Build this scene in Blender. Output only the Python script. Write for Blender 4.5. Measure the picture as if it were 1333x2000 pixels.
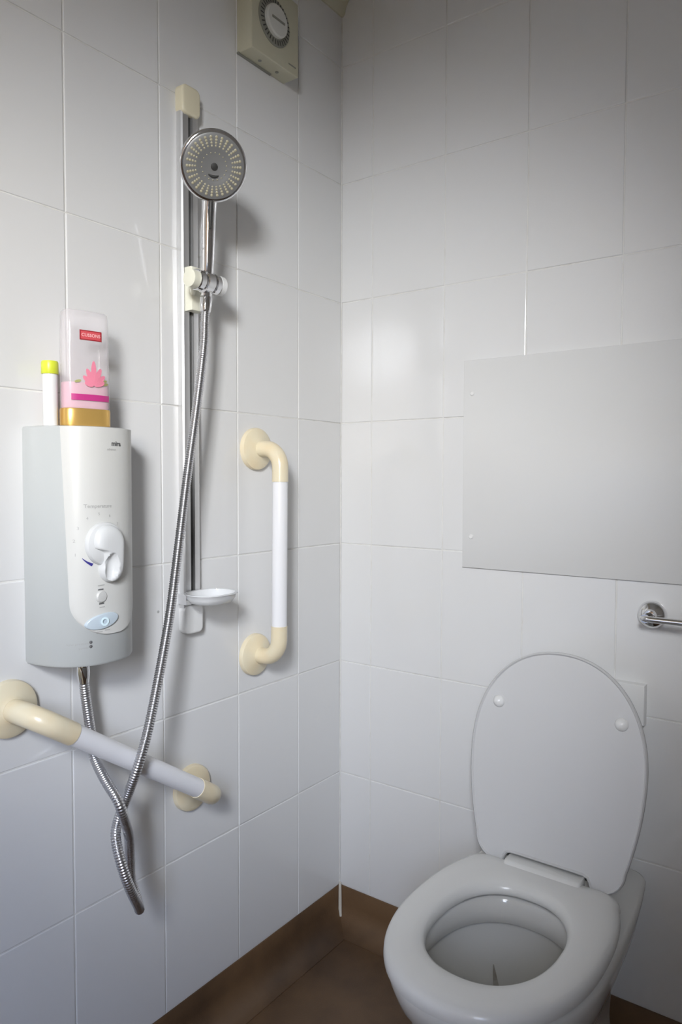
import bpy, bmesh, math, random
from math import sin, cos, pi, radians, sqrt
from mathutils import Vector, Matrix

random.seed(7)
scene = bpy.context.scene
for _o in list(bpy.data.objects):
    bpy.data.objects.remove(_o, do_unlink=True)
COL = scene.collection

# ------------------------------------------------------------------ camera
cam_d = bpy.data.cameras.new('camera')
cam = bpy.data.objects.new('camera', cam_d)
COL.objects.link(cam)
scene.camera = cam
YAW, PITCH, ROLL = -0.6317, -0.0449, 0.0029
_f = Vector((sin(YAW) * cos(PITCH), cos(YAW) * cos(PITCH), sin(PITCH)))
_r = Vector((cos(YAW), -sin(YAW), 0))
_u = _r.cross(_f)
_r2 = cos(ROLL) * _r + sin(ROLL) * _u
_u2 = -sin(ROLL) * _r + cos(ROLL) * _u
_m = Matrix((_r2, _u2, -_f)).transposed().to_4x4()
_m.translation = Vector((1.1110, -1.5169, 1.1642))
cam.matrix_world = _m
cam_d.sensor_fit = 'VERTICAL'
cam_d.sensor_height = 36.0
cam_d.lens = 1428.6 / 2000 * 36.0
cam_d.clip_start = 0.02

# ------------------------------------------------------------------ daylight
W = bpy.data.worlds.new('daylight')
scene.world = W
W.use_nodes = True
nt = W.node_tree
nt.nodes.clear()
_tc = nt.nodes.new('ShaderNodeTexCoord')
_sp = nt.nodes.new('ShaderNodeSeparateXYZ')
_mr = nt.nodes.new('ShaderNodeMapRange')
_mr.inputs['From Min'].default_value = -1
_mr.inputs['From Max'].default_value = 1
_cr = nt.nodes.new('ShaderNodeValToRGB')
_bg = nt.nodes.new('ShaderNodeBackground')
_wo = nt.nodes.new('ShaderNodeOutputWorld')
nt.links.new(_tc.outputs['Generated'], _sp.inputs[0])
nt.links.new(_sp.outputs['Z'], _mr.inputs['Value'])
nt.links.new(_mr.outputs[0], _cr.inputs[0])
nt.links.new(_cr.outputs[0], _bg.inputs[0])
nt.links.new(_bg.outputs[0], _wo.inputs[0])
_e = _cr.color_ramp.elements
_e[0].position = 0.0; _e[0].color = (0.10, 0.085, 0.065, 1)
_e[1].position = 1.0; _e[1].color = (0.38, 0.56, 1.0, 1)
for _p, _c in ((0.49, (0.20, 0.17, 0.13, 1)), (0.52, (0.98, 0.86, 0.70, 1)), (0.57, (0.95, 0.92, 0.88, 1)), (0.67, (0.64, 0.75, 1.0, 1))):
    _k = _e.new(_p); _k.color = _c
_bg.inputs['Strength'].default_value = 47.0

WIN_Y0, WIN_Y1, WIN_Z0, WIN_Z1 = -3.25, -2.35, 1.20, 2.10
ROOM_X, ROOM_Y, ROOM_H = 1.60, -3.50, 2.38
pl = bpy.data.lights.new('window_portal', 'AREA')
pl.shape = 'RECTANGLE'
pl.size = WIN_Z1 - WIN_Z0
pl.size_y = WIN_Y1 - WIN_Y0
pl.cycles.is_portal = True
plo = bpy.data.objects.new('window_portal', pl)
plo.location = (ROOM_X + 0.11, (WIN_Y0 + WIN_Y1) / 2, (WIN_Z0 + WIN_Z1) / 2)
plo.rotation_euler = (0, pi / 2, 0)
COL.objects.link(plo)

vs = scene.view_settings
vs.view_transform = 'Standard'
vs.look = 'None'
vs.gamma = 1
vs.use_curve_mapping = False
vs.exposure = 0.07

# ------------------------------------------------------------------ helpers
def mat(name, col, rough=0.4, metal=0.0, spec=0.5, coat=0.0, bump=None, var=None, sss=0.0, trans=0.0, emit=None):
    m = bpy.data.materials.new(name)
    m.use_nodes = True
    t = m.node_tree
    b = t.nodes['Principled BSDF']
    b.inputs['Base Color'].default_value = (*col, 1)
    b.inputs['Roughness'].default_value = rough
    b.inputs['Metallic'].default_value = metal
    b.inputs['Specular IOR Level'].default_value = spec
    b.inputs['Coat Weight'].default_value = coat
    b.inputs['Coat Roughness'].default_value = 0.08
    b.inputs['Transmission Weight'].default_value = trans
    if emit:
        b.inputs['Emission Color'].default_value = (*emit[0], 1)
        b.inputs['Emission Strength'].default_value = emit[1]
    tc = t.nodes.new('ShaderNodeTexCoord')
    if var:                      # (scale, colour 2, low, high)
        n = t.nodes.new('ShaderNodeTexNoise')
        n.inputs['Scale'].default_value = var[0]
        n.inputs['Detail'].default_value = 5
        t.links.new(tc.outputs['Object'], n.inputs['Vector'])
        r = t.nodes.new('ShaderNodeMapRange')
        r.inputs['From Min'].default_value = var[2]
        r.inputs['From Max'].default_value = var[3]
        t.links.new(n.outputs['Fac'], r.inputs['Value'])
        mx = t.nodes.new('ShaderNodeMix')
        mx.data_type = 'RGBA'
        mx.inputs[6].default_value = (*col, 1)
        mx.inputs[7].default_value = (*var[1], 1)
        t.links.new(r.outputs[0], mx.inputs[0])
        t.links.new(mx.outputs[2], b.inputs['Base Color'])
    if bump:                     # (scale, strength, distance)
        n2 = t.nodes.new('ShaderNodeTexNoise')
        n2.inputs['Scale'].default_value = bump[0]
        n2.inputs['Detail'].default_value = 2
        t.links.new(tc.outputs['Object'], n2.inputs['Vector'])
        bp = t.nodes.new('ShaderNodeBump')
        bp.inputs['Strength'].default_value = bump[1]
        bp.inputs['Distance'].default_value = bump[2]
        t.links.new(n2.outputs['Fac'], bp.inputs['Height'])
        t.links.new(bp.outputs[0], b.inputs['Normal'])
    return m

M = {}
M['tile'] = mat('white_glazed_tile', (0.755, 0.755, 0.75), 0.10, spec=0.5, bump=(5.0, 0.12, 0.004))
M['grout'] = mat('pale_grout', (0.76, 0.755, 0.73), 0.8, var=(30, (0.68, 0.665, 0.63), 0.45, 0.7))
M['plaster'] = mat('painted_plaster', (0.36, 0.34, 0.31), 0.7)
M['far_wall'] = mat('far_painted_wall', (0.30, 0.28, 0.25), 0.6)
M['ceiling'] = mat('ceiling_paint', (0.50, 0.49, 0.46), 0.75)
M['coving'] = mat('cream_coving', (0.66, 0.64, 0.50), 0.6, var=(14, (0.30, 0.28, 0.19), 0.62, 0.72))
M['vinyl'] = mat('brown_vinyl', (0.165, 0.094, 0.045), 0.5, var=(3.4, (0.070, 0.040, 0.022), 0.46, 0.68), bump=(260, 0.25, 0.002))
M['sealant'] = mat('white_sealant', (0.66, 0.62, 0.54), 0.5)
M['plastic'] = mat('white_plastic', (0.82, 0.82, 0.81), 0.25)
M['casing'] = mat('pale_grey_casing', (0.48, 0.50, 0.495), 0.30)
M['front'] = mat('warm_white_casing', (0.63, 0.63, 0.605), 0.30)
M['knob'] = mat('knob_white', (0.66, 0.67, 0.67), 0.25)
M['redborder'] = mat('dark_red_border', (0.34, 0.02, 0.03), 0.4)
M['cream'] = mat('yellowed_cream_plastic', (0.80, 0.72, 0.53), 0.28, var=(22, (0.80, 0.66, 0.43), 0.4, 0.8))
M['paletube'] = mat('white_coated_tube', (0.86, 0.86, 0.88), 0.25)
M['oldcream'] = mat('aged_cream_plastic', (0.56, 0.54, 0.41), 0.35)
M['capcream'] = mat('pale_cream_plastic', (0.74, 0.68, 0.50), 0.35)
M['slider'] = mat('ivory_plastic', (0.80, 0.79, 0.66), 0.30)
M['chrome'] = mat('chrome', (0.80, 0.80, 0.81), 0.07, metal=1.0)
M['hose'] = mat('steel_hose', (0.60, 0.60, 0.62), 0.32, metal=1.0)
M['alu'] = mat('brushed_aluminium', (0.74, 0.74, 0.74), 0.32, metal=0.85)
M['dark'] = mat('dark_groove', (0.035, 0.035, 0.033), 0.5)
M['face'] = mat('grey_spray_face', (0.25, 0.25, 0.245), 0.35, metal=0.3)
M['nozzle'] = mat('limescaled_nozzles', (0.42, 0.38, 0.26), 0.5)
M['ceramic'] = mat('white_ceramic', (0.66, 0.655, 0.63), 0.10, spec=0.5)
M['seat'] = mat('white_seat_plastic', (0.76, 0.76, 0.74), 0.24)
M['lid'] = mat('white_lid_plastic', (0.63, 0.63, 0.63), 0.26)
M['panel'] = mat('white_panel_board', (0.73, 0.73, 0.72), 0.18)
M['ink'] = mat('grey_print', (0.12, 0.12, 0.12), 0.6)
M['faintink'] = mat('faint_grey_print', (0.42, 0.42, 0.41), 0.6)
M['blue'] = mat('navy_mark', (0.035, 0.03, 0.22), 0.4)
M['bluegrey'] = mat('blue_grey_rocker', (0.52, 0.60, 0.66), 0.25)
M['ringlight'] = mat('pale_blue_ring', (0.75, 0.92, 0.98), 0.3)
M['button'] = mat('grey_button', (0.62, 0.62, 0.60), 0.35)
M['gold'] = mat('gold_cap', (0.70, 0.44, 0.13), 0.30, metal=0.55)
M['liquid'] = mat('pink_gel', (0.84, 0.46, 0.56), 0.35)
M['red'] = mat('red_label', (0.62, 0.085, 0.10), 0.4)
M['pinkprint'] = mat('pale_pink_print', (0.90, 0.55, 0.55), 0.5)
M['magenta'] = mat('magenta_band', (0.52, 0.04, 0.22), 0.4)
M['petal'] = mat('pink_petal', (0.80, 0.24, 0.34), 0.5)
M['leafgreen'] = mat('olive_sprig', (0.36, 0.36, 0.14), 0.5)
M['lime'] = mat('lime_cap', (0.66, 0.72, 0.05), 0.35)
M['stain'] = mat('brown_limescale', (0.42, 0.395, 0.36), 0.3, var=(60, (0.28, 0.25, 0.21), 0.4, 0.7))
M['dialgrey'] = mat('grey_dial', (0.26, 0.26, 0.22), 0.45)
M['dialface'] = mat('pale_dial_face', (0.66, 0.66, 0.62), 0.4)
M['door'] = mat('brown_door', (0.30, 0.20, 0.12), 0.45)
M['frame'] = mat('window_frame_white', (0.80, 0.80, 0.80), 0.35)


def clear_mat(name, col, alpha):
    m = bpy.data.materials.new(name)
    m.use_nodes = True
    t = m.node_tree
    t.nodes.clear()
    o = t.nodes.new('ShaderNodeOutputMaterial')
    mx = t.nodes.new('ShaderNodeMixShader')
    tr = t.nodes.new('ShaderNodeBsdfTransparent')
    pb = t.nodes.new('ShaderNodeBsdfPrincipled')
    pb.inputs['Base Color'].default_value = (*col, 1)
    pb.inputs['Roughness'].default_value = 0.06
    mx.inputs[0].default_value = alpha
    t.links.new(tr.outputs[0], mx.inputs[1])
    t.links.new(pb.outputs[0], mx.inputs[2])
    t.links.new(mx.outputs[0], o.inputs[0])
    return m


M['clear'] = clear_mat('clear_bottle_plastic', (0.78, 0.74, 0.76), 0.34)
M['glass'] = clear_mat('window_glass', (0.8, 0.9, 0.9), 0.08)
M['dish'] = clear_mat('frosted_dish_plastic', (0.86, 0.87, 0.88), 0.78)
M['water'] = clear_mat('toilet_water', (0.30, 0.29, 0.26), 0.5)


def mesh_obj(name, verts, faces, m, parent=None, smooth=True, sharp=35, loc=None):
    me = bpy.data.meshes.new(name)
    me.from_pydata([tuple(v) for v in verts], [], faces)
    me.validate()
    bm = bmesh.new()
    bm.from_mesh(me)
    bmesh.ops.remove_doubles(bm, verts=bm.verts, dist=1e-6)
    bmesh.ops.recalc_face_normals(bm, faces=bm.faces)
    if smooth:
        a = radians(sharp)
        for fc in bm.faces:
            fc.smooth = True
        for ed in bm.edges:
            if len(ed.link_faces) == 2 and ed.calc_face_angle(0) > a:
                ed.smooth = False
    bm.to_mesh(me)
    bm.free()
    me.materials.append(m)
    o = bpy.data.objects.new(name, me)
    COL.objects.link(o)
    if parent:
        o.parent = parent
        o.matrix_parent_inverse = Matrix.Translation(parent.location).inverted()
    return o


def thing(name, label, cat, loc, group=None):
    o = bpy.data.objects.new(name, None)
    o.empty_display_size = 0.05
    o.location = loc
    COL.objects.link(o)
    o['label'] = label
    o['category'] = cat
    if group:
        o['group'] = group
    return o


class G:
    """collects geometry for one mesh"""
    def __init__(s):
        s.v = []; s.f = []

    def add(s, verts, faces):
        k = len(s.v)
        s.v += [Vector(p) for p in verts]
        s.f += [tuple(i + k for i in f) for f in faces]
        return s

    def box(s, x0, x1, y0, y1, z0, z1):
        return s.add([(x0, y0, z0), (x1, y0, z0), (x1, y1, z0), (x0, y1, z0), (x0, y0, z1), (x1, y0, z1), (x1, y1, z1), (x0, y1, z1)],
                     [(0, 3, 2, 1), (4, 5, 6, 7), (0, 1, 5, 4), (1, 2, 6, 5), (2, 3, 7, 6), (3, 0, 4, 7)])

    def rings(s, rs, cap0=True, cap1=True, closed=True):
        """loft a list of equally long point rings"""
        n = len(rs[0]); vs_ = []; fs = []
        for r in rs:
            vs_ += list(r)
        for i in range(len(rs) - 1):
            for j in range(n if closed else n - 1):
                a = i * n + j; b = i * n + (j + 1) % n
                fs.append((a, b, b + n, a + n))
        if cap0: fs.append(tuple(range(n))[::-1])
        if cap1: fs.append(tuple(range((len(rs) - 1) * n, len(rs) * n)))
        return s.add(vs_, fs)

    def lathe(s, origin, axis, prof, n=32, cap0=True, cap1=True):
        """prof: list of (radius, height along axis)"""
        ax = Vector(axis).normalized()
        e1 = ax.orthogonal().normalized(); e2 = ax.cross(e1)
        o = Vector(origin)
        rs = [[o + ax * h + (e1 * cos(2 * pi * k / n) + e2 * sin(2 * pi * k / n)) * max(r, 1e-5) for k in range(n)] for r, h in prof]
        return s.rings(rs, cap0, cap1)

    def tube(s, pts, rad, n=16, caps=True):
        pts = [Vector(p) for p in pts]
        rad = rad if isinstance(rad, (list, tuple)) else [rad] * len(pts)
        tg = [(pts[min(i + 1, len(pts) - 1)] - pts[max(i - 1, 0)]).normalized() for i in range(len(pts))]
        nrm = tg[0].orthogonal().normalized()
        rs = []
        for i, p in enumerate(pts):
            nrm = (nrm - tg[i] * nrm.dot(tg[i])).normalized()
            b = tg[i].cross(nrm)
            rs.append([p + (nrm * cos(2 * pi * k / n) + b * sin(2 * pi * k / n)) * rad[i] for k in range(n)])
        return s.rings(rs, caps, caps)

    def obj(s, name, m, parent=None, **k):
        return mesh_obj(name, s.v, s.f, m, parent, **k)


def rbox(g, x0, x1, y0, y1, z0, z1, r=0.004, seg=3):
    """box with rounded vertical (z) edges and softened z ends"""
    pts = []
    for cx, cy, a0 in ((x1 - r, y1 - r, 0), (x0 + r, y1 - r, 90), (x0 + r, y0 + r, 180), (x1 - r, y0 + r, 270)):
        for k in range(seg + 1):
            a = radians(a0 + 90 * k / seg)
            pts.append((cx, cy, cos(a), sin(a)))
    def ring(rr, z): return [(p[0] + p[2] * rr, p[1] + p[3] * rr, z) for p in pts]
    q = r * 0.5
    g.rings([ring(r - q, z0), ring(r - q * 0.3, z0 + q * 0.3), ring(r, z0 + q), ring(r, z1 - q), ring(r - q * 0.3, z1 - q * 0.3), ring(r - q, z1)])
    return g


def spline(pts, n):
    """Catmull-Rom through pts, n samples per span"""
    P = [Vector(p) for p in pts]
    P = [2 * P[0] - P[1]] + P + [2 * P[-1] - P[-2]]
    out = []
    for i in range(1, len(P) - 2):
        a, b, c, d = P[i - 1], P[i], P[i + 1], P[i + 2]
        for k in range(n):
            t = k / n
            out.append(0.5 * ((2 * b) + (c - a) * t + (2 * a - 5 * b + 4 * c - d) * t * t + (3 * b - a - 3 * c + d) * t ** 3))
    out.append(P[-2])
    return out


def resample(pts, step):
    out = [pts[0]]; acc = 0
    for a, b in zip(pts, pts[1:]):
        L = (b - a).length
        if L < 1e-9: continue
        d = step - acc
        while d <= L:
            out.append(a + (b - a) * (d / L)); d += step
        acc = (acc + L) % step if d - L > 0 else 0
        acc = L - (d - step)
    return out


def poly_extrude(g, outl, w0, w1, fn, bevel=0.0, seg=3, flatback=True):
    """outl: 2D outline (u,v) counter-clockwise, extruded from w0 to w1 with a rounded top edge; fn(u,v,w)->3D"""
    n = len(outl)
    nr = []
    for i in range(n):
        a = outl[i - 1]; b = outl[(i + 1) % n]
        t = Vector((b[0] - a[0], b[1] - a[1])); t.normalize()
        nr.append((t[1], -t[0]))
    def ring(ins, w): return [fn(p[0] - q[0] * ins, p[1] - q[1] * ins, w) for p, q in zip(outl, nr)]
    rs = [ring(0, w0)]
    if bevel > 0:
        for k in range(seg + 1):
            a = pi / 2 * k / seg
            rs.append(ring(bevel * (1 - cos(a)), w1 - bevel * (1 - sin(a))))
    else:
        rs.append(ring(0, w1))
    g.rings(rs, flatback, True)
    return g


def ellipse(cu, cv, a, b, n=40, p=2.0):
    o = []
    for k in range(n):
        t = 2 * pi * k / n
        c, s = cos(t), sin(t)
        o.append((cu + a * math.copysign(abs(c) ** (2 / p), c), cv + b * math.copysign(abs(s) ** (2 / p), s)))
    return o


_txt_dg = None
def text_geo(txt, size, bold=0.0):
    c = bpy.data.curves.new('t', 'FONT')
    c.body = txt
    c.size = size
    c.align_x = 'CENTER'
    c.align_y = 'CENTER'
    c.offset = bold
    c.resolution_u = 3
    o = bpy.data.objects.new('t', c)
    COL.objects.link(o)
    bpy.context.view_layer.update()
    me = bpy.data.meshes.new_from_object(o.evaluated_get(bpy.context.evaluated_depsgraph_get()))
    v = [x.co.copy() for x in me.vertices]
    f = [tuple(p.vertices) for p in me.polygons]
    bpy.data.objects.remove(o, do_unlink=True)
    bpy.data.curves.remove(c)
    bpy.data.meshes.remove(me)
    return v, f


def struct(o):
    o['kind'] = 'structure'
    return o


# ------------------------------------------------------------------ the room
T = 0.008                       # tile thickness
GAP = 0.0022
Z_ROWS = [0.1000, 0.4011, 0.6942, 0.9992, 1.3064, 1.6097, 1.9044, 2.1924, ROOM_H]
Y_COLS = [0.0, -0.171, -0.3759, -0.5832, -0.7843] + [-0.7843 - 0.2015 * k for k in range(1, 14)] + [ROOM_Y]
X_COLS = [0.0, 0.0945, 0.2944, 0.4928, 0.6924, 0.8921, 1.0918, 1.2915, 1.4912, ROOM_X]

wall_left = struct(G().box(-0.12, -0.0014, ROOM_Y, 0.12, -0.02, ROOM_H).obj('wall_left', M['grout'], smooth=False))
wall_back = struct(G().box(0.0, ROOM_X, 0.0014, 0.12, -0.02, ROOM_H).obj('wall_back', M['grout'], smooth=False))
_g = G()
_g.box(ROOM_X, ROOM_X + 0.2, WIN_Y1, 0.12, -0.02, ROOM_H)
_g.box(ROOM_X, ROOM_X + 0.2, ROOM_Y - 0.12, WIN_Y0, -0.02, ROOM_H)
_g.box(ROOM_X, ROOM_X + 0.2, WIN_Y0, WIN_Y1, -0.02, WIN_Z0)
_g.box(ROOM_X, ROOM_X + 0.2, WIN_Y0, WIN_Y1, WIN_Z1, ROOM_H)
wall_right = struct(_g.obj('wall_right', M['plaster'], smooth=False))
_g = G()
_g.box(-0.12, 0.45, ROOM_Y - 0.12, ROOM_Y, -0.02, ROOM_H)
_g.box(1.25, ROOM_X, ROOM_Y - 0.12, ROOM_Y, -0.02, ROOM_H)
_g.box(0.45, 1.25, ROOM_Y - 0.12, ROOM_Y, 2.0, ROOM_H)
wall_front = struct(_g.obj('wall_front', M['far_wall'], smooth=False))
floor = struct(G().box(-0.12, ROOM_X + 0.12, ROOM_Y - 0.12, 0.12, -0.05, 0.0).obj('floor', M['vinyl'], smooth=False))
ceiling = struct(G().box(-0.12, ROOM_X + 0.2, ROOM_Y - 0.12, 0.12, ROOM_H, ROOM_H + 0.08).obj('ceiling', M['ceiling'], smooth=False))
_g = G().box(0.452, 1.248, ROOM_Y - 0.06, ROOM_Y - 0.02, 0.0, 2.0)
door = struct(_g.obj('door_1', M['door'], smooth=False))
G().tube([(0.53, ROOM_Y - 0.02, 1.0), (0.53, ROOM_Y + 0.03, 1.0), (0.62, ROOM_Y + 0.035, 1.0)], 0.009).obj('door_handle', M['chrome'], door)

_tile_cache = {}
def tile_mesh(w, h):
    key = (round(w, 4), round(h, 4))
    if key in _tile_cache: return _tile_cache[key]
    w -= GAP; h -= GAP
    b = 0.0016
    def rect(ins, z): return [(-w / 2 + ins, -h / 2 + ins, z), (w / 2 - ins, -h / 2 + ins, z), (w / 2 - ins, h / 2 - ins, z), (-w / 2 + ins, h / 2 - ins, z)]
    g = G().rings([rect(0, -T), rect(0, -b * 0.9), rect(b * 0.35, -b * 0.25), rect(b, 0)], False, True)
    me = bpy.data.meshes.new('tile')
    me.from_pydata([tuple(v) for v in g.v], [], g.f)
    for p in me.polygons: p.use_smooth = False
    me.materials.append(M['tile'])
    _tile_cache[key] = me
    return me

def lay_tile(parent, me, center, u, v, nrm):
    o = bpy.data.objects.new('tile', me)
    COL.objects.link(o)
    m = Matrix((u, v, nrm)).transposed().to_4x4()
    tilt = Matrix.Rotation(radians(random.uniform(-0.28, 0.28)), 4, 'X') @ Matrix.Rotation(radians(random.uniform(-0.28, 0.28)), 4, 'Y')
    m = Matrix.Translation(Vector(center)) @ m @ tilt
    o.matrix_world = m
    o.parent = parent
    return o

for zi in range(len(Z_ROWS) - 1):
    z0, z1 = Z_ROWS[zi], Z_ROWS[zi + 1]
    for ci in range(len(Y_COLS) - 1):
        y1, y0 = Y_COLS[ci], Y_COLS[ci + 1]
        if y1 - y0 < 0.02: continue
        lay_tile(wall_left, tile_mesh(y1 - y0, z1 - z0), (0, (y0 + y1) / 2, (z0 + z1) / 2), Vector((0, 1, 0)), Vector((0, 0, 1)), Vector((1, 0, 0)))
    for ci in range(len(X_COLS) - 1):
        x0, x1 = X_COLS[ci], X_COLS[ci + 1]
        lay_tile(wall_back, tile_mesh(x1 - x0, z1 - z0), ((x0 + x1) / 2, 0, (z0 + z1) / 2), Vector((1, 0, 0)), Vector((0, 0, 1)), Vector((0, -1, 0)))

# coved vinyl skirting: profile (distance from wall, height)
def cove_profile():
    r = 0.055
    pr = [(-T * 0.3, 0.0), (-T * 0.3, 0.0995), (0.0015, 0.0995), (0.0022, 0.098)]
    for k in range(7):
        a = pi / 2 * k / 6
        pr.append((0.0025 + r * (1 - cos(a)), 0.0015 + r * (1 - sin(a))))
    pr.append((0.0025 + r, 0.0))
    return pr
_pr = cove_profile()
struct(G().rings([[(d, y, z) for d, z in _pr] for y in (ROOM_Y, 0.0)]).obj('baseboard_left', M['vinyl'], sharp=50))
struct(G().rings([[(x, -d, z) for d, z in _pr] for x in (0.0, ROOM_X)]).obj('baseboard_back', M['vinyl'], sharp=50))
# sealant bead up the corner of the skirting, thin joint above it
struct(G().tube([(0.005, -0.005, 0.108), (0.006, -0.006, 0.085), (0.007, -0.007, 0.06), (0.0085, -0.009, 0.04), (0.015, -0.015, 0.024)], [0.0035, 0.0042, 0.0045, 0.0045, 0.003], 10).obj('trim_1', M['sealant']))
struct(G().tube([(0.0012, -0.0012, 0.10), (0.0012, -0.0012, 2.36)], 0.0016, 8).obj('trim_2', M['grout']))
# cream coving along the top of the left wall
_cv = [(-0.004, 2.314), (0.004, 2.314)]
for k in range(7):
    a = pi / 2 * k / 6
    _cv.append((0.010 + 0.075 * (1 - cos(a)) , 2.320 + 0.052 * sin(a) * 0.98))
_cv += [(0.09, ROOM_H + 0.002), (-0.004, ROOM_H + 0.002)]
struct(G().rings([[(d, y, z) for d, z in _cv] for y in (ROOM_Y, -0.001)]).obj('trim_3', M['coving'], sharp=40))

# window in the right-hand wall, behind the photographer
_g = G()
FX0, FX1 = ROOM_X + 0.08, ROOM_X + 0.13
win = struct(_g.box(FX0 + 0.02, FX0 + 0.024, WIN_Y0 + 0.045, WIN_Y1 - 0.045, WIN_Z0 + 0.045, WIN_Z1 - 0.045).obj('window_1', M['glass'], smooth=False))
_g = G()
_g.box(FX0, FX1, WIN_Y0, WIN_Y0 + 0.05, WIN_Z0, WIN_Z1)
_g.box(FX0, FX1, WIN_Y1 - 0.05, WIN_Y1, WIN_Z0, WIN_Z1)
_g.box(FX0, FX1, WIN_Y0 + 0.05, WIN_Y1 - 0.05, WIN_Z0, WIN_Z0 + 0.05)
_g.box(FX0, FX1, WIN_Y0 + 0.05, WIN_Y1 - 0.05, WIN_Z1 - 0.05, WIN_Z1)
_g.box(FX0, FX1, (WIN_Y0 + WIN_Y1) / 2 - 0.02, (WIN_Y0 + WIN_Y1) / 2 + 0.02, WIN_Z0 + 0.05, WIN_Z1 - 0.05)
_g.obj('window_frame', M['frame'], win, smooth=False)
G().box(ROOM_X - 0.02, FX0, WIN_Y0, WIN_Y1, WIN_Z0, WIN_Z0 + 0.012).obj('window_sill', M['frame'], win, smooth=False)

# ------------------------------------------------------------------ toilet
AX = 0.620                                  # centre line of the pan

def pan_outline(yb, yf, hwb, hwm, ym, n=28, corner=0.035, p=2.25):
    """closed outline (x,y): front superellipse, sides easing back to a squarer rear end"""
    right = []
    for k in range(n + 1):                  # front tip -> widest point
        t = pi / 2 * k / n
        right.append((hwm * sin(t) ** (2 / p), ym + (yf - ym) * cos(t) ** (2 / p)))
    m = 18
    for k in range(1, m + 1):               # widest point -> rear corner
        s = k / m
        y = ym + (yb - corner - ym) * s
        e = s ** 2.6
        right.append((hwm + (hwb - hwm) * e, y))
    c = min(corner, hwb * 0.9)
    for k in range(1, 9):
        a = pi / 2 * k / 8
        right.append((hwb - c + c * cos(a), yb - corner + corner * sin(a)))
    right.append((0.0, yb))
    left = [(-x, y) for x, y in right[1:-1]][::-1]
    return right + left

def ring3(o2, z): return [(AX + x, y, z) for x, y in o2]

def ov(cy, a, b, n, p=2.2):
    """oval with the same winding as pan_outline and n points"""
    o = []
    for k in range(n):
        t = 2 * pi * k / n
        o.append((a * math.copysign(abs(sin(t)) ** (2 / p), sin(t)), cy - b * math.copysign(abs(cos(t)) ** (2 / p), cos(t))))
    return o

toilet = thing('toilet', 'white ceramic toilet with its seat down and lid raised against the tiles', 'toilet', (AX, -0.30, 0.0))
secs = [(0.000, -0.035, -0.450, 0.105, 0.118, -0.30), (0.030, -0.035, -0.445, 0.100, 0.112, -0.30), (0.10, -0.030, -0.425, 0.092, 0.104, -0.30),
        (0.17, -0.026, -0.440, 0.095, 0.108, -0.31), (0.23, -0.022, -0.490, 0.110, 0.126, -0.33), (0.29, -0.016, -0.550, 0.130, 0.150, -0.35),
        (0.335, -0.014, -0.588, 0.143, 0.165, -0.365), (0.365, -0.012, -0.602, 0.150, 0.170, -0.37), (0.378, -0.012, -0.603, 0.151, 0.170, -0.37),
        (0.384, -0.014, -0.600, 0.149, 0.167, -0.37), (0.386, -0.018, -0.595, 0.145, 0.163, -0.37)]
out_r = [ring3(pan_outline(*s[1:]), s[0]) for s in secs]
NP = len(out_r[0])
in_r = [ring3(ov(c, a, b, NP), z) for z, c, a, b in
        [(0.386, -0.405, 0.128, 0.160), (0.380, -0.405, 0.121, 0.153), (0.355, -0.405, 0.119, 0.151), (0.338, -0.405, 0.120, 0.152),
         (0.334, -0.405, 0.124, 0.156), (0.336, -0.405, 0.140, 0.170), (0.322, -0.403, 0.142, 0.171), (0.280, -0.398, 0.132, 0.160),
         (0.230, -0.385, 0.108, 0.132), (0.185, -0.370, 0.076, 0.094), (0.150, -0.355, 0.048, 0.060), (0.125, -0.345, 0.030, 0.036)]]
G().rings(out_r + in_r, True, True).obj('bowl', M['ceramic'], toilet, sharp=50)
G().add([(AX + x, y, 0.168) for x, y in ov(-0.362, 0.060, 0.075, 40)], [tuple(range(40))]).obj('water', M['water'], toilet)
# brown limescale streak down the inside of the pan, lying on its surface
_lv = [(0.280, -0.398, 0.132, 0.160), (0.230, -0.385, 0.108, 0.132), (0.185, -0.370, 0.076, 0.094), (0.150, -0.355, 0.048, 0.060)]
_vs, _fs = [], []
for k in range(13):
    q = 0.55 + k / 12 * 2.3
    i0 = min(int(q), 2); fr = q - i0
    z, c, a, b = [p + (r - p) * fr for p, r in zip(_lv[i0], _lv[i0 + 1])]
    wd = radians(0.5 + 3.0 * min(1, (q - 0.55) / 0.8))
    for t in (pi * 1.175 - wd, pi * 1.175 + wd):
        _vs.append((AX + (a - 0.0022) * math.copysign(abs(sin(t)) ** (2 / 2.2), sin(t)), c - (b - 0.0022) * math.copysign(abs(cos(t)) ** (2 / 2.2), cos(t)), z + 0.0008))
    if k: _fs.append((2 * k - 2, 2 * k - 1, 2 * k + 1, 2 * k))
mesh_obj('limescale_streak', _vs, _fs, M['stain'], toilet)

# seat ring
so = pan_outline(-0.182, -0.620, 0.149, 0.1715, -0.375, corner=0.034)
NS = len(so)
si = ov(-0.401, 0.1055, 0.1385, NS, 2.25)
def seat_ring(s, z, grow=0.0):
    r = []
    for (x0, y0), (x1, y1) in zip(so, si):
        r.append((AX + x0 + (x1 - x0) * s, y0 + (y1 - y0) * s, z))
    return r
seat_prof = [(0.10, 0.393), (0.015, 0.395), (0.0, 0.401), (0.01, 0.409), (0.05, 0.415), (0.14, 0.4190), (0.35, 0.4205), (0.65, 0.4195), (0.86, 0.4170), (0.95, 0.4125), (0.99, 0.405), (1.0, 0.398), (0.97, 0.3935), (0.80, 0.393)]
_g = G(); _rs = [seat_ring(s, z) for s, z in seat_prof]
_g.rings(_rs + [_rs[0]], False, False).obj('seat', M['seat'], toilet, sharp=60)
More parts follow.
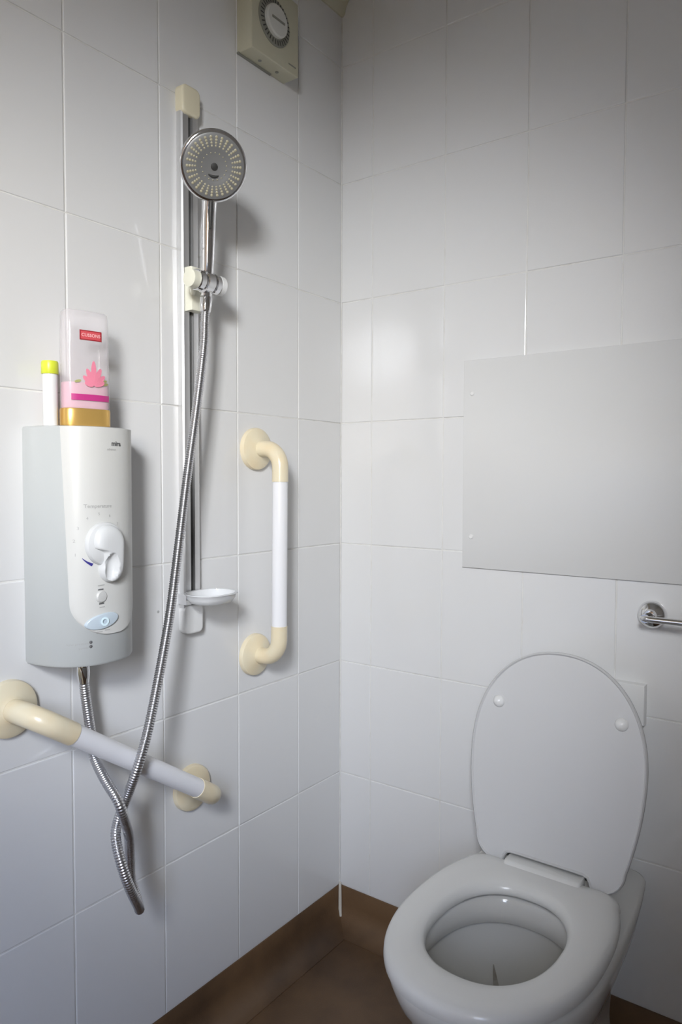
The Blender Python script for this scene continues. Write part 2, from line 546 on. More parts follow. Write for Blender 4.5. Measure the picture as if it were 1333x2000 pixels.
# lid, raised and leaning back; local (u across, v up the lid, w out of its underside)
LEAN = math.atan2(0.072, 0.40)
LO = Vector((AX, -0.180, 0.418))
LV = Vector((0, sin(LEAN), cos(LEAN)))
LN = Vector((0, -cos(LEAN), sin(LEAN)))
def lidp(u, v, w): return LO + Vector((u, 0, 0)) + LV * v + LN * w
def lid_half():
    """right half of the outline from the top centre down to the foot and its notch"""
    h = []
    for k in range(25):
        t = pi / 2 * k / 24
        h.append((0.1735 * sin(t) ** (2 / 2.15), 0.205 + 0.207 * cos(t) ** (2 / 2.15)))
    for k in range(1, 11):
        s = k / 10
        h.append((0.1735 - 0.026 * (s ** 1.9), 0.205 - 0.170 * s))
    for k in range(1, 8):
        a = pi / 2 * k / 7
        h.append((0.1475 - 0.046 * (1 - cos(a)), 0.035 - 0.047 * sin(a)))
    h += [(0.093, -0.0122), (0.087, -0.0105), (0.0835, -0.005), (0.0815, 0.002), (0.078, 0.0075), (0.072, 0.0098), (0.055, 0.0102), (0.030, 0.0102)]
    return h
_lh = lid_half()
lid_out = [(-u, v) for u, v in _lh[::-1]] + _lh[1:]
lid_out = lid_out[::-1]
_n = len(lid_out)
def lid_ring(scale_in, w):
    rs = []
    for i in range(_n):
        a = lid_out[i - 1]; b = lid_out[(i + 1) % _n]
        t = Vector((b[0] - a[0], b[1] - a[1])).normalized()
        rs.append(lidp(lid_out[i][0] - t[1] * scale_in, lid_out[i][1] + t[0] * scale_in, w))
    return rs
_lr = [lid_ring(0.012, -0.014), lid_ring(0.004, -0.011), lid_ring(0.0, -0.004), lid_ring(0.0006, 0.002), lid_ring(0.003, 0.004), lid_ring(0.0042, 0.0030), lid_ring(0.0052, 0.0012), lid_ring(0.0060, 0.0), lid_ring(0.0064, 0.0), lid_ring(0.0068, 0.0)]
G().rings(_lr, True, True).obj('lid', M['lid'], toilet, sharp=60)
for u in (-0.122, 0.122):
    G().lathe(lidp(u, 0.297, -0.001), LN, [(0.0125, 0), (0.0125, 0.002), (0.0105, 0.006), (0.006, 0.0105), (0.0, 0.012)], 20).obj('buffer', M['plastic'], toilet)
# raised rear of the seat that fills the gap between the lid feet
_hb = rbox(G(), AX - 0.0745, AX + 0.0745, -0.2060, -0.1700, 0.400, 0.4260, 0.007, 4)
_hb.v = [Vector((p.x, p.y - max(0.0, 0.425 - p.z) * 0.9 * (1 if p.y < -0.19 else 0), p.z)) for p in _hb.v]
_hb.obj('hinge', M['seat'], toilet)

# ------------------------------------------------------------------ flush plate, access panel, towel rail
_g = G()
poly_extrude(_g, [(0.640, 0.680), (0.7555, 0.680), (0.7555, 0.7600), (0.640, 0.7600)], 0.0, 0.020, lambda u, v, w: Vector((u, -w, v)), 0.003)
fp = _g.obj('wall_plate', M['plastic'])
fp['label'] = 'small white plastic wall plate peeking out behind the raised toilet lid'
fp['category'] = 'wall plate'

panel = thing('access_panel', 'flat white board panel fixed over the tiles above the toilet', 'panel', (0.70, 0.0, 0.96))
poly_extrude(G(), [(0.350, 0.9640), (1.05, 0.9640), (1.05, 1.4320), (0.350, 1.4320)], 0.0004, 0.0065, lambda u, v, w: Vector((u, -w, v)), 0.0012, 2).obj('board', M['panel'], panel)
for px, pz in ((0.371, 1.3575), (0.372, 1.0345), (1.03, 1.3575), (1.03, 1.0345)):
    G().lathe((px, -0.006, pz), (0, -1, 0), [(0.0055, 0), (0.0055, 0.001), (0.004, 0.0028), (0.0, 0.0034)], 16).obj('screw_cap', M['plastic'], panel)

rail = thing('towel_rail', 'slim chrome towel rail with a round wall flange beside the panel', 'towel rail', (1.0, 0.0, 0.90))
for px in (0.7625, 1.28):
    G().lathe((px, 0.0, 0.900), (0, -1, 0), [(0.0275, 0), (0.0275, 0.004), (0.026, 0.009), (0.021, 0.015), (0.0125, 0.019), (0.010, 0.024)], 32).obj('flange', M['chrome'], rail)
    G().tube([(px, -0.022, 0.900), (px, -0.058, 0.900)], 0.0085, 16).obj('post', M['chrome'], rail)
_pp = [(0.7545, -0.055, 0.900), (0.7625, -0.0585, 0.900), (0.775, -0.0595, 0.900), (1.268, -0.0595, 0.900), (1.28, -0.0585, 0.900), (1.288, -0.055, 0.900)]
G().tube(_pp, [0.004, 0.0062, 0.0062, 0.0062, 0.0062, 0.004], 16).obj('bar', M['chrome'], rail)

# ------------------------------------------------------------------ grab rails on the left wall
def grab_rail(label, a, b, d, r=0.0175, fr=0.0465):
    """a, b: wall fixings (y, z)"""
    A = Vector((0, a[0], a[1])); B = Vector((0, b[0], b[1]))
    t = (B - A).normalized()
    X = Vector((1, 0, 0))
    th = thing('grab_rail', label, 'grab rail', tuple((A + B) / 2))
    R = 0.042
    J = 0.072
    for P, dr in ((A, t), (B, -t)):
        G().lathe(P + X * 0.0002, X, [(fr, 0), (fr, 0.006), (fr * 0.97, 0.010), (fr * 0.80, 0.0145), (fr * 0.52, 0.0165), (r + 0.002, 0.020)], 40).obj('flange', M['cream'], th)
        pts = [P + X * 0.012, P + X * (d - R)]
        for k in range(1, 11):
            q = pi / 2 * k / 10
            pts.append(P + X * (d - R + R * sin(q)) + dr * (R * (1 - cos(q))))
        pts.append(P + X * d + dr * J)
        G().tube(pts, [r + 0.0012] * len(pts), 24).obj('elbow', M['cream'], th)
    G().tube([A + X * d + t * (J - 0.004), B + X * d - t * (J - 0.004)], r, 28).obj('tube', M['paletube'], th)
    return th

grab_rail('upright white grab rail with cream elbows near the tiled corner', (-0.3225, 1.2300), (-0.3275, 0.7740), 0.075, r=0.0165)
grab_rail('sloping white grab rail with cream elbows under the shower unit', (-0.9000, 0.7965), (-0.5160, 0.5370), 0.085)

# ------------------------------------------------------------------ electric shower unit
SYC, SW, SD, SN, SZ0, SZ1 = -0.782, 0.086, 0.108, 2.3, 0.862, 1.2475
def sdepth(y, grow=0.0):
    q = abs((y - SYC) / (SW + grow))
    return (SD + grow) * max(0.0, 1 - q ** SN) ** (1 / SN)
def sprofile(grow, z, n=56):
    o = []
    for k in range(n + 1):
        t = pi * k / n
        c, s = cos(t), sin(t)
        o.append((max(0.0, (SD + grow) * abs(s) ** (2 / SN)), SYC - (SW + grow) * math.copysign(abs(c) ** (2 / SN), c), z))
    return o
shower = thing('electric_shower', 'white bow-fronted electric shower unit mounted on the left wall', 'shower unit', (0.0, SYC, SZ0))
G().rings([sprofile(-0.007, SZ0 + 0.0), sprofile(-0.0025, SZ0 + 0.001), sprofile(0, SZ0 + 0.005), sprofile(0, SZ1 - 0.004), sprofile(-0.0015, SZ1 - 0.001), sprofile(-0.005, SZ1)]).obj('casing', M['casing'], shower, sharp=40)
# raised front panel, rounded at the bottom
PY0, PY1, PZ0, PZ1 = -0.8490, -0.7120, 0.9120, SZ1 - 0.0015
RB = 0.052
pr_out = []
_nz = 40
def panel_span(z):
    dz = z - PZ0
    ins = 0.0
    if dz < RB:
        ins = RB * (1 - sqrt(max(0.0, 1 - ((RB - dz) / RB) ** 2)))
    taper = 0.008 * max(0, (1.247 - z) / 0.33)
    return PY0 + taper + ins, PY1 - taper * 0.3 - ins
_g = G()
_zs = [PZ0 + 0.0002 + (RB * (1 - cos(pi / 2 * k / 14))) for k in range(15)] + [PZ0 + RB + (PZ1 - PZ0 - RB) * k / 12 for k in range(1, 13)]
_nc = 26
front, edge = [], []
for z in _zs:
    a, b = panel_span(z)
    front.append([(sdepth(a + (b - a) * j / _nc) + 0.0032 * (1 - 0.9 * (abs(2 * j / _nc - 1) ** 14)), a + (b - a) * j / _nc, z) for j in range(_nc + 1)])
    edge.append([(sdepth(a + (b - a) * j / _nc) - 0.002, a + (b - a) * j / _nc, z) for j in range(_nc + 1)])
_g.rings(front, False, False, False)
_loopf = front[0] + [r[-1] for r in front[1:]] + front[-1][::-1][1:] + [r[0] for r in front[::-1]][1:-1]
_loope = edge[0] + [r[-1] for r in edge[1:]] + edge[-1][::-1][1:] + [r[0] for r in edge[::-1]][1:-1]
_g.rings([_loope, _loopf], False, False)
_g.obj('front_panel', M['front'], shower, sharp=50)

def on_front(y, z, off=0.0): return Vector((sdepth(y) + 0.0034 + off, y, z))
def on_case(y, z, off=0.0): return Vector((sdepth(y) + off, y, z))
def print_text(name, txt, size, y, z, m, parent, surf=on_front, bold=0.0, slope=0.0, off=0.0004):
    v, f = text_geo(txt, size, bold)
    return mesh_obj(name, [surf(y + p.x, z + p.y + slope * p.x, off) for p in v], f, m, parent, smooth=False)
print_text('logo', 'mira', 0.0105, -0.7705, 1.2205, M['ink'], shower, bold=0.0004)
print_text('model_lettering', 'advance', 0.0052, -0.7800, 1.2112, M['faintink'], shower)
print_text('temperature_lettering', 'Temperature', 0.0084, -0.8035, 1.1200, M['faintink'], shower, bold=0.00005)
for _i, (_y, _z) in enumerate(((-0.8365, 1.0430), (-0.8378, 1.0650), (-0.8330, 1.0850), (-0.8210, 1.1005), (-0.8035, 1.1075), (-0.7850, 1.1040), (-0.7700, 1.0900), (-0.7590, 1.0690), (-0.7570, 1.0480))):
    print_text('dial_number', str(_i + 1), 0.0066, _y, _z, M['faintink'], shower)
# blue sliver for cold
_o = []
for k in range(13):
    s = k / 12
    a = radians(212 + 26 * s)
    _o.append((-0.7955 + 0.0402 * cos(a) + 0.001, 1.0585 + 0.0402 * sin(a)))
_inner = []
for k in range(13):
    s = k / 12
    a = radians(212 + 26 * s)
    w = 0.0008 + 0.0042 * s
    _inner.append((-0.7955 + (0.0402 - w) * cos(a) + 0.001, 1.0585 + (0.0402 - w) * sin(a)))
_bp = _o + _inner[::-1]
mesh_obj('cold_mark', [on_front(y, z, 0.0005) for y, z in _bp], [(i, i + 1, 24 - i, 25 - i) for i in range(12)], M['blue'], shower, smooth=False)
# temperature knob: low dome, then a hooked grip pointing down
KY, KZ = -0.7945, 1.0595
knob = G().lathe((sdepth(KY) + 0.001, KY, KZ), (1, 0, 0), [(0.0350, 0), (0.0350, 0.004), (0.0335, 0.008), (0.027, 0.012), (0.012, 0.0145), (0.0, 0.015)], 40).obj('temperature_knob', M['knob'], shower)
# grip: rounded head running down into a broad toe with a finger hollow scooped out of it
def grip_edge():
    o = []
    for k in range(26):
        a = radians(200 - 200 * k / 25)
        o.append((KY + 0.0275 * cos(a), KZ + 0.004 + 0.0275 * sin(a)))
    for k in range(1, 9):
        q = k / 8
        o.append((KY + 0.0275 - 0.0015 * q * q, KZ + 0.004 - 0.044 * q))
    for k in range(1, 15):
        a = radians(-180 * k / 14)
        o.append((KY + 0.0075 + 0.0185 * cos(a), KZ - 0.040 + 0.0230 * sin(a)))
    for k in range(1, 9):
        q = k / 8
        o.append((KY - 0.0110 + 0.002 * sin(pi * q), KZ - 0.040 + 0.026 * q))
    o += [(KY - 0.0125, KZ - 0.0115), (KY - 0.0170, KZ - 0.0090), (KY - 0.0220, KZ - 0.0070)]
    return o
kx = sdepth(KY) + 0.004
_ge = grip_edge()
_gc = (KY + 0.0085, KZ - 0.012)
def grip_pt(u, v, q):
    w = 0.017 * (1 - q ** 5) ** 0.5 + 0.004
    h = ((u - (KY + 0.0015)) / 0.0105) ** 2 + ((v - (KZ - 0.037)) / 0.0230) ** 2
    if h < 1:
        w -= 0.0125 * (1 - h) ** 0.6
    return Vector((kx + w, u, v))
_gr = [[Vector((kx - 0.006, u, v)) for u, v in _ge]]
for k in range(18):
    q = 1 - (k / 18)
    _gr.append([grip_pt(_gc[0] + (u - _gc[0]) * q, _gc[1] + (v - _gc[1]) * q, q) for u, v in _ge])
_gr.append([grip_pt(_gc[0] + (u - _gc[0]) * 0.01, _gc[1] + (v - _gc[1]) * 0.01, 0.01) for u, v in _ge])
G().rings(_gr, True, True).obj('grip', M['knob'], knob, sharp=60)
# selector button and its little markings
G().lathe(on_front(-0.8010, 0.9745, -0.001), (1, 0, 0.0), [(0.0098, 0), (0.0098, 0.0022), (0.008, 0.004), (0.0, 0.0048)], 28).obj('selector_button', M['button'], shower)
for _y, _z, _w, _t in ((-0.8022, 0.9860, 0.0090, 0.0022), (-0.8012, 0.9928, 0.0110, 0.0016), (-0.8010, 0.9632, 0.0085, 0.0024), (-0.8002, 0.9575, 0.0090, 0.0015)):
    mesh_obj('button_mark', [on_front(_y + sx * _w / 2, _z + sz * _t / 2 + 0.06 * sx * _w / 2, 0.0005) for sx, sz in ((-1, -1), (1, -1), (1, 1), (-1, 1))], [(0, 1, 2, 3)], M['ink'] if _t > 0.002 else M['faintink'], shower, smooth=False)
_el = []
for u, v in ellipse(0, 0, 0.0275, 0.0125, 44):
    _el.append((-0.7985 + u, 0.9345 + v + 0.15 * u))
rocker = poly_extrude(G(), _el, -0.002, 0.0030, lambda u, v, w: on_front(u, v, w), 0.0022, 3).obj('power_rocker', M['bluegrey'], shower, sharp=60)
_rg = G()
_a = [on_front(-0.7975 + 0.0072 * cos(2 * pi * k / 28), 0.9340 + 0.0072 * sin(2 * pi * k / 28), 0.0034) for k in range(28)]
_b = [on_front(-0.7975 + 0.0038 * cos(2 * pi * k / 28), 0.9340 + 0.0038 * sin(2 * pi * k / 28), 0.0034) for k in range(28)]
_rg.rings([_a, _b], False, False).obj('power_ring', M['ringlight'], rocker, smooth=False)
for _y, _w in ((-0.8055, 0.011), (-0.7915, 0.009)):
    mesh_obj('rocker_mark', [on_front(_y + sx * _w / 2, 0.9185 + sz * 0.0008 + 0.1 * (_y + 0.80), 0.0005) for sx, sz in ((-1, -1), (1, -1), (1, 1), (-1, 1))], [(0, 1, 2, 3)], M['faintink'], shower, smooth=False)
for _z in (0.9020, 0.8952):
    G().lathe(on_case(-0.8160, _z, -0.001), (0.9, -0.3, 0), [(0.0026, 0), (0.0026, 0.0014), (0.0014, 0.002), (0.0, 0.0022)], 14).obj('indicator_lamp', M['ink'], shower)
print_text('indicator_lettering', 'low pressure', 0.0050, -0.8325, 0.9002, M['faintink'], shower, surf=on_case, slope=0.05)
print_text('indicator_lettering', 'power', 0.0050, -0.8260, 0.8935, M['faintink'], shower, surf=on_case, slope=0.05)
G().lathe((0.042, -0.7905, 0.8625), (0, 0, -1), [(0.0125, 0), (0.0125, 0.010), (0.0115, 0.012), (0.010, 0.018)], 24).obj('outlet', M['chrome'], shower)

# ------------------------------------------------------------------ bottles on top of the unit
BC = Vector((0.052, -0.7865, SZ1 + 0.0002))
BYAW = radians(-12)
def bot(u, w, z):
    """u along the bottle's width, w out of its front face"""
    c, s = cos(BYAW), sin(BYAW)
    return BC + Vector((w * c - u * s, u * c + w * s, z))
bottle = thing('shampoo_bottle', 'upside-down clear bottle of pink gel with gold cap on the shower unit', 'bottle', tuple(BC))
def bring(a, b, z, p=2.8, n=48): return [bot(u, w, z) for u, w in ellipse(0, 0, a, b, n, p)]
G().rings([bring(0.0385, 0.0195, 0.0), bring(0.0400, 0.0210, 0.0015), bring(0.0405, 0.0215, 0.004), bring(0.0405, 0.0215, 0.028), bring(0.0398, 0.0208, 0.0300)]).obj('cap', M['gold'], bottle)
_bp2 = [(0.0390, 0.0200, 0.0300), (0.0396, 0.0206, 0.0315), (0.0395, 0.0210, 0.09), (0.0390, 0.0205, 0.140), (0.0380, 0.0195, 0.180), (0.0370, 0.0185, 0.186), (0.0345, 0.0160, 0.1885)]
G().rings([bring(a, b, z) for a, b, z in _bp2]).obj('body', M['clear'], bottle)
G().rings([bring(0.0370, 0.0180, 0.0305), bring(0.0376, 0.0188, 0.033), bring(0.0374, 0.0190, 0.072), bring(0.0372, 0.0188, 0.0722)]).obj('gel', M['liquid'], bottle)
def bfront(u, z, off=0.0007):
    q = abs(u / 0.0395)
    return bot(u, 0.0209 * max(0, 1 - q ** 2.8) ** (1 / 2.8) + off, z)
def bquad(name, u0, u1, z0, z1, m, off=0.0007, n=14):
    vs_ = []; fs = []
    for j in range(n + 1):
        u = u0 + (u1 - u0) * j / n
        vs_ += [bfront(u, z0, off), bfront(u, z1, off)]
    for j in range(n):
        fs.append((2 * j, 2 * j + 2, 2 * j + 3, 2 * j + 1))
    return mesh_obj(name, vs_, fs, m, bottle, sharp=60)
lab = bquad('red_label', -0.0165, 0.0205, 0.1400, 0.1560, M['redborder'])
_li = bquad('label_field', -0.0145, 0.0185, 0.1417, 0.1543, M['red'], 0.0009)
_li.parent = lab; _li.matrix_parent_inverse = Matrix.Identity(4)
_v, _f2 = text_geo('CUSSONS', 0.0072, 0.0001)
mesh_obj('label_lettering', [bfront(0.002 + p.x, 0.1480 + p.y, 0.0013) for p in _v], _f2, M['pinkprint'], lab, smooth=False)
bquad('magenta_band', -0.0300, 0.0345, 0.0430, 0.0530, M['magenta'])
for k, (ang, ln) in enumerate(((90, 0.040), (66, 0.031), (114, 0.029), (40, 0.026), (142, 0.023), (18, 0.020), (165, 0.016))):
    a = radians(ang)
    ctr = (0.006, 0.0680)
    pts = []
    for j in range(12):
        t = 2 * pi * j / 12
        l = ln / 2 * (1 + cos(t)); w = 0.0046 * sin(t)
        pts.append((ctr[0] + l * cos(a) - w * sin(a), ctr[1] + l * sin(a) + w * cos(a)))
    mesh_obj('flower_petal', [bfront(u, z, 0.0009 + 0.0001 * k) for u, z in pts], [tuple(range(12))], M['petal'], bottle, smooth=False)
for k, (u, z) in enumerate(((-0.020, 0.0735), (0.025, 0.0760), (0.0275, 0.0715))):
    pts = [(u + 0.0055 * cos(2 * pi * j / 10), z + 0.0022 * sin(2 * pi * j / 10) + 0.2 * 0.0055 * cos(2 * pi * j / 10)) for j in range(10)]
    mesh_obj('printed_leaf', [bfront(a, b, 0.0008) for a, b in pts], [tuple(range(10))], M['leafgreen'], bottle, smooth=False)

TC = (0.034, -0.8385, SZ1 + 0.0002)
tube_t = thing('toiletry_tube', 'slim white tube with a lime green cap on the shower unit', 'tube', TC)
G().lathe(TC, (0, 0, 1), [(0.0100, 0), (0.0112, 0.001), (0.0114, 0.003), (0.0114, 0.084)], 28).obj('body', M['plastic'], tube_t)
G().lathe((TC[0], TC[1], TC[2] + 0.0835), (0, 0, 1), [(0.0128, 0), (0.0134, 0.001), (0.0132, 0.018), (0.0122, 0.0205), (0.0, 0.0215)], 28).obj('cap', M['lime'], tube_t)

# ------------------------------------------------------------------ riser rail
RY0, RY1 = -0.5415, -0.4985
RYC = (RY0 + RY1) / 2
riser = thing('riser_rail', 'tall aluminium shower riser rail with cream end caps on the left wall', 'shower rail', (0.0, RYC, 0.86))
RZ0, RZ1 = 0.862, 1.915
_prof = [(0.0005, RY0), (0.013, RY0), (0.0155, RY0 + 0.003), (0.0165, RY0 + 0.010), (0.0165, RYC - 0.0055), (0.0100, RYC - 0.0055), (0.0100, RYC + 0.0055), (0.0165, RYC + 0.0055), (0.0165, RY1 - 0.010), (0.0155, RY1 - 0.003), (0.013, RY1), (0.0005, RY1)]
G().rings([[(x, y, z) for x, y in _prof] for z in (0.900, 1.872)]).obj('rail', M['alu'], riser, sharp=25)
G().box(0.0100, 0.0110, RYC - 0.0054, RYC + 0.0054, 0.905, 1.868).obj('groove', M['dark'], riser, smooth=False)
def cap(z0, z1, m, name):
    g = G()
    ol = [(RY0 - 0.002, z0), (RY1 + 0.002, z0), (RY1 + 0.002, z1), (RY0 - 0.002, z1)]
    # rounded top or bottom outline
    pts = []
    r = 0.012
    for cu, cv, a0 in ((RY1 + 0.002 - r, z0 + r, 270), (RY1 + 0.002 - r, z1 - r, 0), (RY0 - 0.002 + r, z1 - r, 90), (RY0 - 0.002 + r, z0 + r, 180)):
        for k in range(6):
            a = radians(a0 + 90 * k / 5)
            pts.append((cu + r * cos(a), cv + r * sin(a)))
    poly_extrude(g, pts, 0.0002, 0.0215, lambda u, v, w: Vector((w, u, v)), 0.005, 4)
    return g.obj(name, m, riser, sharp=50)
cap(1.8655, 1.9215, M['capcream'], 'top_cap')
cap(0.8555, 0.9130, M['plastic'], 'bottom_cap')
# slider with its clamp and knob
slider = poly_extrude(G(), [(RYC - 0.0165, 1.4900), (RYC + 0.0135, 1.4900), (RYC + 0.0135, 1.5735), (RYC - 0.0165, 1.5735)], 0.0168, 0.0360, lambda u, v, w: Vector((w, u, v)), 0.004, 3).obj('slider', M['slider'], riser, sharp=50)
poly_extrude(G(), ellipse(-0.5740, 1.5345, 0.0075, 0.017, 24, 3), 0.034, 0.078, lambda u, v, w: Vector((w, u + (0.078 - w) * 0.95, v)), 0.004, 3).obj('clamp_arm', M['slider'], slider, sharp=50)
G().lathe((0.077, -0.5815, 1.5345), (0, 1, 0), [(0.012, 0), (0.0165, 0.001), (0.0165, 0.0165)], 24).obj('pivot', M['slider'], slider)
clamp = G().lathe((0.077, -0.5655, 1.5350), (0, 1, 0), [(0.0180, 0), (0.0195, 0.002), (0.0195, 0.012), (0.0165, 0.0135), (0.0165, 0.017), (0.0205, 0.019), (0.0205, 0.035), (0.0165, 0.037), (0.0165, 0.0405), (0.0195, 0.042), (0.0195, 0.052), (0.0180, 0.054)], 32).obj('clamp', M['chrome'], riser)
G().lathe((0.077, -0.5115, 1.5352), (0, 1, 0), [(0.0150, 0), (0.0185, 0.001), (0.0185, 0.012), (0.0160, 0.0150), (0.0, 0.0155)], 24).obj('knob', M['plastic'], riser)
# soap dish clipped to the foot of the rail
G().box(0.0002, 0.0240, RY0 - 0.004, RY1 - 0.010, 0.9160, 0.9370).obj('dish_clip', M['chrome'], riser, smooth=False)
_dc = (0.066, -0.5180)
def dring(a, b, z): return [(_dc[0] + u, _dc[1] + v, z) for u, v in ellipse(0, 0, a, b, 48, 2.4)]
G().rings([dring(0.028, 0.034, 0.9215), dring(0.034, 0.042, 0.9235), dring(0.040, 0.048, 0.9320), dring(0.0425, 0.0505, 0.9390), dring(0.0450, 0.0530, 0.9405), dring(0.0450, 0.0530, 0.9425), dring(0.0400, 0.0480, 0.9420), dring(0.0375, 0.0455, 0.9330), dring(0.032, 0.040, 0.9255)]).obj('soap_dish', M['dish'], riser, sharp=50)

# ------------------------------------------------------------------ handset and hose
HB = Vector((0.0720, -0.5335, 1.5090))          # lower end of the handle
HH = Vector((0.1300, -0.5690, 1.7270))          # centre of the spray face
HN = Vector((0.745, -0.470, -0.46)).normalized()
hand = thing('shower_handset', 'round chrome shower handset hanging in the bracket of the riser rail', 'shower head', tuple(HB))
HR = 0.0610
G().lathe(HH, HN, [(0.0, -0.024), (0.020, -0.023), (0.040, -0.0185), (0.052, -0.013), (0.0595, -0.0065), (HR, -0.001), (HR, 0.003), (0.0585, 0.0058), (0.0545, 0.0060)], 56).obj('head', M['chrome'], hand, sharp=50)
facep = G().lathe(HH, HN, [(0.0548, 0.002), (0.0548, 0.0062), (0.0520, 0.0072), (0.0290, 0.0080), (0.0275, 0.0074), (0.0, 0.0085)], 56).obj('spray_face', M['face'], hand, sharp=30)
_e1 = (Vector((0, 0, 1)) - HN * HN.z).normalized()
_e2 = HN.cross(_e1)
def on_head(r, a, h=0.0): return HH + HN * (0.0074 + h) + (_e1 * cos(a) + _e2 * sin(a)) * r
_g = G()
for r, cnt, sz, ln in ((0.0480, 30, 0.0024, 1.0), (0.0432, 30, 0.0023, 1.0), (0.0385, 30, 0.0021, 1.0), (0.0338, 30, 0.0018, 1.0), (0.0225, 18, 0.0012, 1.0)):
    for k in range(cnt):
        a = 2 * pi * k / cnt
        _g.lathe(on_head(r, a, -0.0006), HN, [(sz * 1.15, 0), (sz, 0.0012), (sz * 0.5, 0.0019), (0.0, 0.0021)], 8, False, True)
_nz2 = _g.obj('nozzles', M['nozzle'], facep)
_nz2['kind'] = 'stuff'
G().lathe(HH + HN * 0.0080, HN, [(0.0062, 0), (0.0062, 0.0016), (0.004, 0.0022), (0.0, 0.0023)], 20).obj('centre_button', M['dark'], facep)
_sm = [on_head(0.0165, radians(180 + 34 - 68 * k / 10), 0.0014) for k in range(11)]
G().tube(_sm, [0.0008 + 0.0016 * sin(pi * k / 10) for k in range(11)], 8).obj('spray_slot', M['dark'], facep)
_back = HH - HN * 0.010 - _e1 * 0.050
hp = spline([HB, HB + (_back - HB) * 0.35 + Vector((0.001, 0, 0)), HB + (_back - HB) * 0.75 - HN * 0.002, _back, _back + _e1 * 0.030 - HN * 0.004], 8)
hr = []
for i in range(len(hp)):
    s = i / (len(hp) - 1)
    hr.append(0.0105 + 0.0030 * min(1, s / 0.45) + 0.0035 * max(0, (s - 0.6) / 0.4))
G().tube(hp, hr, 24).obj('handle', M['chrome'], hand, sharp=60)
G().tube([HB + (_back - HB) * 0.70 + HN * 0.013 - _e1 * 0.002, HB + (_back - HB) * 0.86 + HN * 0.0130, HB + (_back - HB) * 0.95 + HN * 0.0140], [0.003, 0.0048, 0.0035], 12).obj('spray_selector', M['dark'], hand)

hose = thing('shower_hose', 'long ribbed steel shower hose looping from handset down to the shower unit', 'hose', (0.07, -0.5335, 1.50))
HP = [(0.0718, -0.5333, 1.5060), (0.073, -0.5380, 1.462), (0.075, -0.5435, 1.4112), (0.08, -0.5657, 1.303), (0.085, -0.5953, 1.1689), (0.09, -0.6204, 1.0479), (0.095, -0.6438, 0.9391), (0.1, -0.6639, 0.8692), (0.11, -0.6924, 0.7949),
      (0.123, -0.7225, 0.7324), (0.1265, -0.7470, 0.6795), (0.110, -0.7560, 0.6300), (0.100, -0.7675, 0.5888), (0.110, -0.7785, 0.5655), (0.130, -0.7825, 0.5307), (0.138, -0.7729, 0.4903), (0.130, -0.7505, 0.4482),
      (0.112, -0.7340, 0.4275), (0.095, -0.7265, 0.4385), (0.090, -0.7338, 0.4741), (0.100, -0.7430, 0.5229), (0.117, -0.7580, 0.5698), (0.132, -0.7810, 0.6163), (0.124, -0.7865, 0.6420),
      (0.088, -0.7830, 0.6640), (0.052, -0.7770, 0.6900), (0.044, -0.7750, 0.7150), (0.043, -0.7810, 0.7563), (0.042, -0.7872, 0.8053), (0.042, -0.7905, 0.8480)]
hs = resample(spline(HP, 24), 0.00105)
G().tube(hs, [0.0082 + 0.00045 * (1 if i % 4 in (0, 1) else -1) for i in range(len(hs))], 12).obj('hose_body', M['hose'], hose, sharp=80)
def along(p0, p1, prof, name, m):
    ax = (Vector(p1) - Vector(p0)); L = ax.length
    return G().lathe(p0, ax, [(r, h * L) for r, h in prof], 24).obj(name, m, hose)
along(HP[0], HP[1], [(0.0115, -0.06), (0.0120, 0.0), (0.0115, 0.30), (0.0100, 0.55), (0.0090, 0.6)], 'hose_nut', M['chrome'])
along((0.042, -0.7905, 0.8510), (0.042, -0.7890, 0.8200), [(0.0110, 0), (0.0112, 0.4), (0.0090, 0.9), (0.0085, 1.0)], 'hose_nut', M['chrome'])

# small plugged hole in the tile beside the hose
pg = G().lathe((0.0, -0.5952, 0.9077), (1, 0, 0), [(0.0028, 0), (0.0028, 0.0006), (0.0, 0.0009)], 12).obj('screw_plug', M['faintink'])
pg['label'] = 'tiny grey plugged screw hole in the tile left of the soap dish'
pg['category'] = 'screw plug'

# ------------------------------------------------------------------ dial control box
TY0, TY1, TZ0, TZ1, TD = -0.3735, -0.2220, 2.0580, 2.2180, 0.042
box = thing('dial_timer', 'cream square control box with round ticked dial high on the left wall', 'timer', (0.0, (TY0 + TY1) / 2, TZ0))
def tri(u, v, w): return Vector((w, u, v))
def rrect(u0, u1, v0, v1, r, n=5):
    pts = []
    for cu, cv, a0 in ((u1 - r, v0 + r, 270), (u1 - r, v1 - r, 0), (u0 + r, v1 - r, 90), (u0 + r, v0 + r, 180)):
        for k in range(n + 1):
            a = radians(a0 + 90 * k / n)
            pts.append((cu + r * cos(a), cv + r * sin(a)))
    return pts
poly_extrude(G(), rrect(TY0, TY1, TZ0, TZ1, 0.004), 0.0003, TD, tri, 0.0025, 3).obj('housing', M['oldcream'], box, sharp=50)
G().box(0.0003, 0.006, TY0 - 0.0015, TY1 - 0.05, TZ0 - 0.0025, TZ0 + 0.001).obj('back_plate', M['dialgrey'], box, smooth=False)
DC = (-0.3040, 2.1400)
dial = G().lathe((TD - 0.001, DC[0], DC[1]), (1, 0, 0), [(0.0490, 0), (0.0490, 0.003), (0.0470, 0.0045), (0.0330, 0.0050)], 56).obj('dial_ring', M['dialgrey'], box)
_g = G()
for k in range(32):
    a = 2 * pi * k / 32
    e = Vector((0, cos(a), sin(a))); t = Vector((0, -sin(a), cos(a)))
    c0 = Vector((TD + 0.0043, DC[0], DC[1]))
    w = 0.0013
    _g.add([c0 + e * 0.0365 - t * w, c0 + e * 0.0465 - t * w, c0 + e * 0.0465 + t * w, c0 + e * 0.0365 + t * w], [(0, 1, 2, 3)])
_tk = _g.obj('dial_ticks', M['dark'], dial, smooth=False)
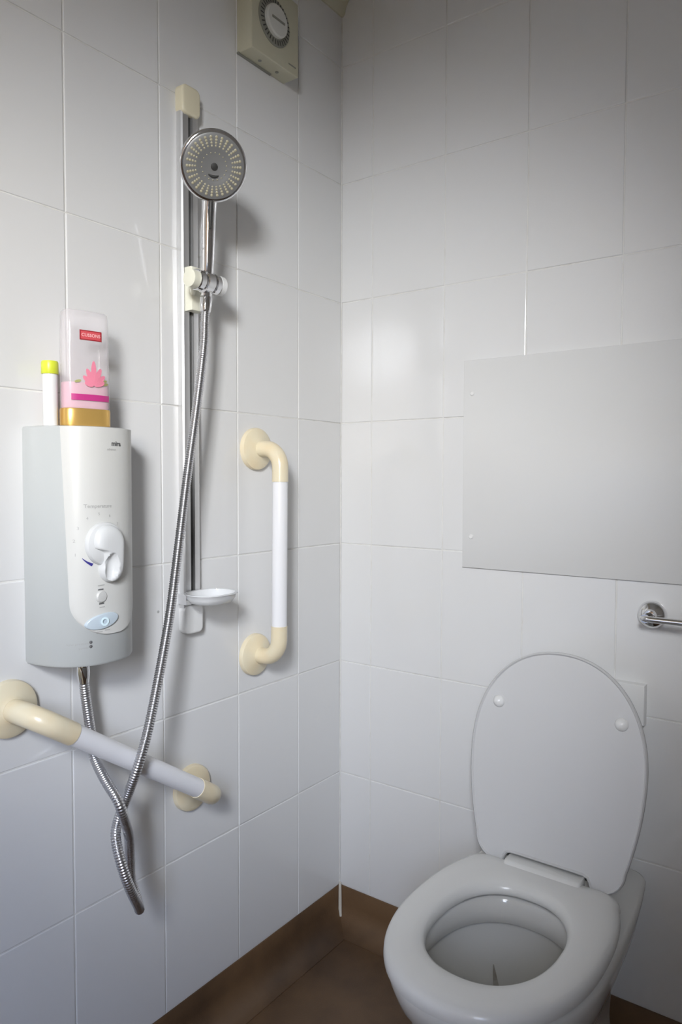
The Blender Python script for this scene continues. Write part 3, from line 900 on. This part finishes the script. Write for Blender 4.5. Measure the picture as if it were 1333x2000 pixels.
_tk['kind'] = 'stuff'
knob2 = G().lathe((TD + 0.003, DC[0], DC[1]), (1, 0, 0), [(0.0335, 0), (0.0330, 0.007), (0.0300, 0.0095), (0.0, 0.0100)], 44).obj('dial_knob', M['dialface'], box)
G().box(TD + 0.0128, TD + 0.0142, DC[0] - 0.020, DC[0] + 0.020, DC[1] - 0.0022, DC[1] + 0.0022).obj('pointer_bar', M['dialgrey'], knob2, smooth=False)
G().box(TD - 0.0004, TD + 0.0004, -0.2560, -0.2310, 2.0745, 2.0775).obj('maker_mark', M['dialgrey'], box, smooth=False)
for _y in (-0.3250, -0.2700):
    G().lathe((0.020, _y, TZ0), (0, 0, -1), [(0.004, 0), (0.004, 0.001), (0.0, 0.0015)], 12).obj('casing_screw', M['dialgrey'], box)

# ------------------------------------------------------------------ added spotlight and made-up fixture behind the camera, brightening the shower corner
LP = Vector((1.46, -2.38, 1.96))
LT = Vector((0.05, -0.15, 1.11))
ld = (LT - LP).normalized()
spot = thing('added_spotlight', 'added unseen spotlight on a short stem brightening the shower corner', 'added lamp', (LP.x, LP.y, ROOM_H))
G().lathe((LP.x, LP.y, ROOM_H), (0, 0, -1), [(0.055, 0), (0.055, 0.012), (0.045, 0.020), (0.0, 0.022)], 32).obj('base', M['plastic'], spot)
G().tube([(LP.x, LP.y, ROOM_H - 0.018), (LP.x, LP.y, LP.z + 0.06), tuple(LP - ld * 0.09)], 0.007, 12).obj('stem', M['chrome'], spot)
G().lathe(LP - ld * 0.12, ld, [(0.02, 0), (0.065, 0.01), (0.140, 0.05), (0.190, 0.105), (0.184, 0.105), (0.134, 0.052), (0.06, 0.016), (0.0, 0.015)], 40, True, False).obj('shade', M['plastic'], spot)
sl = bpy.data.lights.new('added_spot_lamp', 'SPOT')  # invented lamp; its soft cone lifts the middle of the view
sl.energy = 195.0
sl.color = (0.94, 0.965, 1.0)
sl.spot_size = radians(48)
sl.spot_blend = 1.0
sl.shadow_soft_size = 0.18
slo = bpy.data.objects.new('added_spot_lamp', sl)
COL.objects.link(slo)
slo.matrix_world = Matrix.Translation(LP + ld * 0.02) @ ld.to_track_quat('-Z', 'Y').to_matrix().to_4x4()
